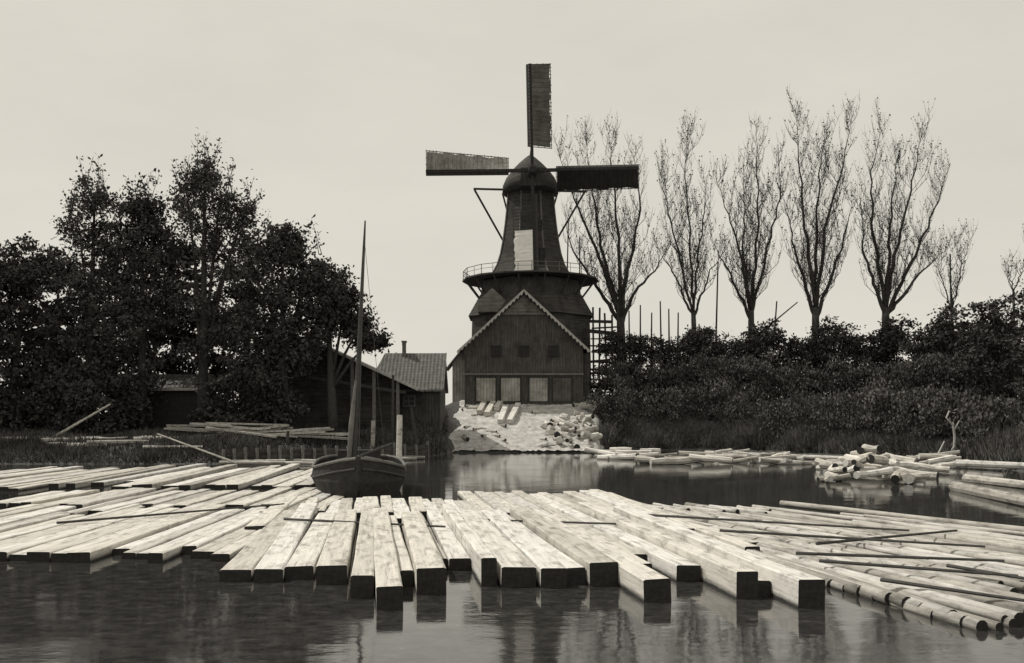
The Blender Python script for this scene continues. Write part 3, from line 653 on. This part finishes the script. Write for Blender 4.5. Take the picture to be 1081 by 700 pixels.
# ------------------------------------------------------------------ trees
def smoothpath(pts, k):
    pts = [np.array(p) for p in pts]; d = [0]
    for a, b_ in zip(pts[:-1], pts[1:]): d.append(d[-1]+np.linalg.norm(b_-a))
    ts = np.linspace(0, d[-1], k); A = np.array(pts)
    return [Vector((np.interp(t, d, A[:, 0]), np.interp(t, d, A[:, 1]), np.interp(t, d, A[:, 2]))) for t in ts], d[-1]
def poplar(px, Y, leaders, label, r0=.42, dens=1., name='poplar_tree', leafn=1., low=0):
    base = T(px, Y); root = empty(name, base, label, 'tree', 'tall thin poplars on the right bank')
    tr = MB(); cr = MB(); fol = []
    leaders = [[(L[0][0], L[0][1]+low)]+L[1:] for L in leaders]
    fork = P(*leaders[0][0], Y)
    tr.tube([base-Vector((0, 0, .3)), base.lerp(fork, .1), base.lerp(fork, .55)+Vector((U(-.1, .1), 0, 0)), fork], [r0*1.4, r0*1.0, r0*.85, r0*.7], 9)
    def twigs(p, q1, q2, bl_, n_):
        for s_ in range(n_):
            v_ = U(.12, 1); c = p.lerp(q1, v_*2) if v_ < .5 else q1.lerp(q2, v_*2-1)
            a2 = U(0, 2*math.pi); tl = U(.4, 1.8)*(1.1-v_*.3); o2 = Vector((math.cos(a2), math.sin(a2), 0)); sp = U(.28, .65)
            m_ = c+o2*tl*sp*.5+Vector((0, 0, tl*.38)); e = m_+o2*tl*sp*.3+Vector((0, 0, tl*.52))
            cr.tube([c, m_, e], [.012, .009, .004], 3, False)
            if random.random() < .6*leafn:
                for _ in range(random.choice((1, 2, 3))): fol.append(tuple(c.lerp(e, U(.3, 1.1))+Vector((U(-.1, .1), 0, U(-.1, .1)))))
    for L in leaders:
        raw = []; dy = U(-2.6, 2.6)
        for i, (x, y) in enumerate(L):
            raw.append(tuple(P(x, y, Y+dy*i/len(L))))
        pts, ln = smoothpath(raw, 18)
        pts = [p+Vector((U(-.12, .12), U(-.1, .1), 0))*(1 if i else 0) for i, p in enumerate(pts)]
        rr0 = r0*.45
        tr.tube(pts, [max(.02, rr0*(1-i/17)**.9) for i in range(18)], 6)
        nb_ = int(ln*2.5*dens)
        for b_ in range(nb_):
            t = U(.02, 1)**.9; i = min(16, int(t*17)); p = pts[i].lerp(pts[i+1], t*17-i)
            az_ = U(0, 2*math.pi); out = Vector((math.cos(az_), math.sin(az_), 0))
            bl_ = ((1-t)*ln*.30+U(.9, 2.4))*U(.6, 1.15); k = U(.4, 1.0)
            q1 = p+out*bl_*.36*k+Vector((0, 0, bl_*.33)); q2 = q1+out*bl_*.16*k+Vector((U(-.15, .15), 0, bl_*.56))
            rb = .014+.016*(1-t)
            cr.tube([p, q1, q2], [rb*1.2, rb*.7, .006], 4, False)
            twigs(p, q1, q2, bl_, int((4+bl_*3.4)*dens))
    tr.build('trunk', M['bark'], root, smooth=True); cr.build('crown', M['twig'], root)
    if fol: quads_obj('foliage', np.array(fol), .12, M['leaf4'], root, base)
    return root
poplar(656, 86, [[(655,335),(640,290),(618,240),(600,190),(588,155)],[(655,335),(655,270),(648,200),(643,135)],[(655,335),(664,280),(676,225),(668,160)],[(655,340),(628,300),(604,262),(596,230)],[(655,345),(668,310),(692,285),(706,262)],[(655,335),(636,270),(625,200),(618,150)]], 'bare spreading poplar directly right of the windmill, behind its black sail', .5, .9)
poplar(733, 84, [[(732,305),(728,240),(722,180),(727,140)],[(732,312),(714,260),(702,205),(700,165)],[(732,295),(741,240),(746,185)],[(732,310),(750,285),(768,262)],[(732,310),(712,290),(694,262)]], 'slender poplar, second from the windmill, with the narrowest crown', .3, .9, low=25)
poplar(794, 83, [[(793,300),(800,240),(800,180),(798,130)],[(793,300),(778,250),(763,210),(754,185)],[(793,305),(813,250),(824,205),(822,155)],[(793,310),(785,270),(786,220),(784,175)],[(793,310),(768,285),(748,250)]], 'poplar third from the windmill with an open forked crown', .36, .9, low=28)
poplar(862, 82, [[(861,300),(850,240),(844,170),(842,120)],[(861,300),(872,240),(888,180),(900,122)],[(861,305),(862,240),(866,170),(870,140)],[(861,310),(838,262),(828,210)],[(861,312),(888,262),(900,210)]], 'tallest poplar, fourth from the windmill, with two high plumes', .42, .95, low=25)
poplar(936, 81, [[(935,300),(921,240),(920,180),(930,138)],[(935,300),(951,240),(966,180),(974,136)],[(935,310),(966,270),(990,215),(1002,172)],[(935,310),(912,268),(908,210)],[(935,300),(940,240),(946,180),(950,160)],[(935,310),(970,290),(1000,262)]], 'broad poplar, fifth from the windmill, spreading to the right', .42, .9, low=25)
poplar(1006, 84, [[(1005,310),(1003,280),(1008,256)],[(1005,310),(1017,275),(1026,248)],[(1005,315),(992,285),(984,262)]], 'short sparse poplar at the right end of the poplar row', .16, .8, low=15)

def leafy(px, Y, clumps, label, mat='leaf1', per=1., leaf=.2, r0=.3, sub=.55, group='leafy trees on the left bank', name='leafy_tree', twigs=0, up=0.):
    base = T(px, Y); root = empty(name, base, label, 'tree' if name != 'bush' else 'bush', group)
    tr = MB(); cen = []
    ctr = [(P(x, y, Y), rx*Y/F, ry*Y/F) for x, y, rx, ry in clumps]
    top = max(ctr, key=lambda c: c[0].z)
    mid = base.lerp(top[0], .45)
    tr.tube([base-Vector((0, 0, .3)), base.lerp(mid, .4), mid, top[0]], [r0*1.35, r0, r0*.7, .06], 8)
    for c, rx, rz in ctr:
        st = base.lerp(mid, U(.5, 1)); tr.tube([st, st.lerp(c, .5)+Vector((0, U(-.3, .3), .3)), c], [r0*.45, r0*.3, .05], 6)
        ns = int(26*per*max(1, (rx*rz)/4))
        for i in range(ns):
            d = rng.normal(size=3); d /= np.linalg.norm(d); rad = rng.uniform(.15, 1.)**.5
            sc_ = 1+.2*rng.normal()
            sc = np.array(c)+d*rad*sc_*np.array([rx, min(rx, rz)*.95, rz])
            sr = sub*rng.uniform(.6, 1.3); nl = int(62*rng.uniform(.6, 1.4))
            cen.append(sc+rng.normal(size=(nl, 3))*np.array([sr, sr, sr*.6])*.62)
            if random.random() < .3: tr.tube([c, c.lerp(Vector(sc), .5)+Vector((0, 0, .1)), Vector(sc)+Vector((0, 0, .15))], [.05, .035, .012], 4, False)
    for i in range(twigs):
        c, rx, rz = random.choice(ctr); a = U(0, 6.28); s_ = c+Vector((math.cos(a)*rx*.6, 0, rz*.5)); e = s_+Vector((U(-.8, .8), U(-.5, .5), U(.8, 2.4)))
        tr.tube([s_, e], [.03, .01], 3, False); k = 16
        cen.append(np.array([tuple(s_.lerp(e, U(.2, 1.05))) for _ in range(k)])+rng.normal(size=(k, 3))*.16)
    cen = np.concatenate(cen); keep = cen[:, 2] > base.z-.1
    tr.build('trunk', M['bark'], root, smooth=True)
    quads_obj('crown', cen[keep], leaf, M[mat], root, base, up)
    return root
leafy(8, 60, [(-5,295,50,48),(28,285,32,38),(20,350,58,50),(-40,330,50,70),(30,405,55,38)], 'dense dark rounded tree at the far left edge', per=1.3, leaf=.2)
leafy(92, 61, [(100,212,18,20),(84,245,20,26),(112,258,18,28),(80,296,30,36),(108,335,38,42),(78,395,42,36)], 'feathery-topped tree, second from the left edge', 'leaf2', .85, .16, twigs=60, sub=.65)
leafy(150, 60, [(150,222,18,20),(140,252,24,28),(168,262,26,30),(148,300,40,38),(150,350,46,42),(130,400,44,32)], 'dense upright dark tree left of the tallest leafy tree', 'leaf1', 1.25, .19, twigs=24, sub=.65)
leafy(214, 60.5, [(216,186,13,18),(232,212,22,18),(198,212,16,22),(256,232,18,20),(214,245,28,26),(242,275,34,32),(205,300,38,36),(228,345,46,38)], 'tallest leafy tree on the left bank with a loose airy top', 'leaf2', .85, .16, .34, twigs=80, sub=.65)
leafy(300, 59, [(298,258,28,24),(324,283,28,28),(282,300,34,36),(315,325,42,36),(275,360,42,38),(315,365,30,28),(262,400,36,28)], 'rounded dark tree right of the tallest leafy tree', 'leaf1', 1.25, .2, twigs=20, sub=.65)
leafy(352, 59.2, [(345,300,22,26),(364,326,22,22),(379,346,16,14),(345,340,30,20),(392,360,11,8)], 'sloping crowned tree above the gabled shed roof', 'leaf1', 1.3, .19)
leafy(-90, 56, [(-90,280,60,60),(-120,350,70,70)], 'dark tree just outside the left edge', 'leaf1', .5, .26)
for i, (px, cl_) in enumerate(((55, [(62,295,22,30),(55,345,42,40),(50,395,45,38)]), (118, [(122,305,38,40),(118,355,46,40),(115,400,40,32)]), (185, [(182,285,36,40),(180,345,48,44),(180,395,40,30)]), (258, [(265,280,26,32),(255,325,38,36),(245,370,50,42)]))):
    leafy(px, 66, cl_, '%s dark tree from the left in the row filling behind the front left trees' % nth(i), 'leaf1', .9, .26, .28, group='dark trees behind the front left trees')
for i in range(15):
    px = -10+i*27+U(-6, 6); Y = U(57, 60) if px < 312 else 72; yt = U(390, 410)
    if 130 < px < 222: Y = 66
    leafy(px, Y, [(px, yt+22, 24, 22), (px+8, yt+40, 22, 18)], '%s bush from the left in the undergrowth beneath the left trees' % nth(i), 'leaf1', .9, .2, .08, group='bushes beneath the left trees', name='bush')
for i in range(19):
    px = 656+i*22.5+U(-5, 5); yt = [352,350,356,352,344,356,352,338,354,354,338,352,354,334,352,342,348,338,336][i]; w = U(17, 24)
    leafy(px, 80.5 if px < 960 else 76, [(px, yt+16, w, 15), (px+U(-4, 4), yt+38, w+6, 22), (px+U(-4, 4), yt+62, w+6, 20)], '%s rounded dark bush from the windmill along the top of the right bank' % nth(i), 'leaf1', 1.0, .2, .1, group='bushes along the top of the right bank', name='bush')
for i in range(18):
    px = 652+i*24+U(-7, 7); yt = U(372, 392)
    leafy(px, 78 if px < 930 else 69, [(px, yt+18, 27, 18), (px+U(-5, 5), yt+42, 29, 24)], '%s scrub bush from the windmill in the middle of the right bank' % nth(i), random.choice(['leaf3', 'leaf2', 'leaf2']), 1.0, .16, .08, group='scrub bushes on the middle of the right bank', name='bush', up=1.)
for i in range(18):
    px = 652+i*24+U(-7, 7); yt = U(402, 420); Y = ysh(px)+3.4
    leafy(px, Y, [(px, yt+18, 27, 18), (px+U(-5, 5), yt+40, 27, 15)], '%s low grey bush from the windmill along the water edge at right' % nth(i), random.choice(['leaf3', 'leaf2']), .85, .15, .06, group='low bushes along the right water edge', name='bush', up=1.)
leafy(1048, 66, [(1050,345,28,26),(1030,380,34,30),(1068,395,36,34),(1040,425,36,26)], 'dark full tree near the right edge', 'leaf1', 1., .2, group='trees at the right edge')
leafy(1095, 62, [(1092,330,30,34),(1085,380,36,36),(1100,430,36,30)], 'dark tree cut by the right edge with the highest full crown', 'leaf1', 1., .2, group='trees at the right edge')
leafy(1003, 74, [(1003,345,20,20),(995,375,26,24)], 'round dark tree beneath the short sparse poplar', 'leaf1', .9, .2, group='trees at the right edge')
poplar(1070, 78, [[(1070,310),(1066,290),(1064,276)],[(1070,310),(1078,285),(1084,262)]], 'twiggy bare treetop at the far right edge', .14, .8, 'bare_tree')

def undergrowth(n_, rngs, label, hr=(.15, .6), mat='grassm', w=.05, name='undergrowth'):
    P_ = []
    for _ in range(n_):
        a, b_, o0, o1 = random.choice(rngs); px = U(a, b_); Y = ysh(px)+U(o0, o1); X = (px-CX)/F*Y
        P_.append((X, Y, tz(X, Y)))
    P_ = np.array(P_); n = len(P_); h = rng.uniform(hr[0], hr[1], n); a = rng.uniform(0, 6.28, n)
    patch = .55+.45*np.sin(P_[:, 0]*.9+np.sin(P_[:, 1]*.7)*2)*np.cos(P_[:, 0]*.31+1); h = h*np.clip(patch+.3, .35, 1.3)
    dx = np.cos(a)*w; dy = np.sin(a)*w
    v0 = P_+np.stack([dx, dy, -.05*np.ones(n)], 1); v1 = P_-np.stack([dx, dy, .05*np.ones(n)], 1)
    v2 = P_+np.stack([rng.normal(size=n)*.2*h/.6, rng.normal(size=n)*.2*h/.6, h], 1)
    vs = np.stack([v0, v1, v2], 1).reshape(-1, 3)
    me = bpy.data.meshes.new(name); me.vertices.add(n*3); me.vertices.foreach_set('co', vs.astype(np.float32).ravel())
    me.loops.add(n*3); me.loops.foreach_set('vertex_index', np.arange(n*3, dtype=np.int32)); me.polygons.add(n); me.polygons.foreach_set('loop_start', np.arange(0, n*3, 3, dtype=np.int32))
    me.update(calc_edges=True); me.materials.append(M[mat]); o = bpy.data.objects.new(name, me); C.objects.link(o)
    tag(o, label, name, kind='stuff')
undergrowth(36000, [(-250, 472, .1, 9)], 'rough dark grass and weeds covering the left bank')
undergrowth(60000, [(640, 1250, .2, 5), (640, 1000, .3, 4)], 'tall grey reeds and brushwood covering the right bank', (.3, 1.5), 'reed', .045, 'reeds')

# ------------------------------------------------------------------ light, sky, camera
tosun = Vector((-.55, .2, .8)).normalized()
el = math.asin(tosun.z); azm = math.atan2(tosun.x, tosun.y)
ld = bpy.data.lights.new('sun', 'SUN'); ld.energy = 3.2; ld.angle = math.radians(.6); ld.color = (1, .96, .88)
lo = bpy.data.objects.new('sun', ld); C.objects.link(lo); lo.rotation_euler = (-tosun).to_track_quat('-Z', 'Y').to_euler()
w = bpy.data.worlds.new('World'); S.world = w; w.use_nodes = True; nt = w.node_tree
bg = nt.nodes['Background']; sk = nt.nodes.new('ShaderNodeTexSky'); sk.sky_type = 'NISHITA'; sk.sun_disc = False; sk.sun_elevation = el; sk.sun_rotation = azm
bwn = nt.nodes.new('ShaderNodeRGBToBW'); nt.links.new(sk.outputs[0], bwn.inputs[0])
tc = nt.nodes.new('ShaderNodeTexCoord')
mp = nt.nodes.new('ShaderNodeMapping'); mp.inputs['Scale'].default_value = (1, 1, 3); nt.links.new(tc.outputs['Generated'], mp.inputs[0])
cl = noise(nt, mp.outputs[0], 2.2, 7, .6)
cr_ = ramp(nt, cl, [(.3, (.9, .9, .9)), (.7, (1, 1, 1))])
mx = nt.nodes.new('ShaderNodeMix'); mx.data_type = 'FLOAT'; mx.inputs[0].default_value = .8
nt.links.new(bwn.outputs[0], mx.inputs[2]); mx.inputs[3].default_value = 8.1
tint = nt.nodes.new('ShaderNodeCombineColor')
for i, k in enumerate((1.02, .97, .86)):
    mm = nt.nodes.new('ShaderNodeMath'); mm.operation = 'MULTIPLY'; mm.inputs[1].default_value = k; nt.links.new(mx.outputs[0], mm.inputs[0]); nt.links.new(mm.outputs[0], tint.inputs[i])
nt.links.new(mul(nt, tint.outputs[0], cr_), bg.inputs[0]); bg.inputs[1].default_value = .1
cd = bpy.data.cameras.new('camera'); cam = bpy.data.objects.new('camera', cd); C.objects.link(cam)
cam.location = (0, 0, HC); cam.rotation_euler = (math.pi/2, 0, 0); cd.sensor_width = 36; cd.lens = 36*F/1081; cd.shift_y = 90/1081; cd.clip_end = 8000
S.camera = cam
S.view_settings.view_transform = 'Standard'; S.view_settings.look = 'None'; S.view_settings.exposure = 0
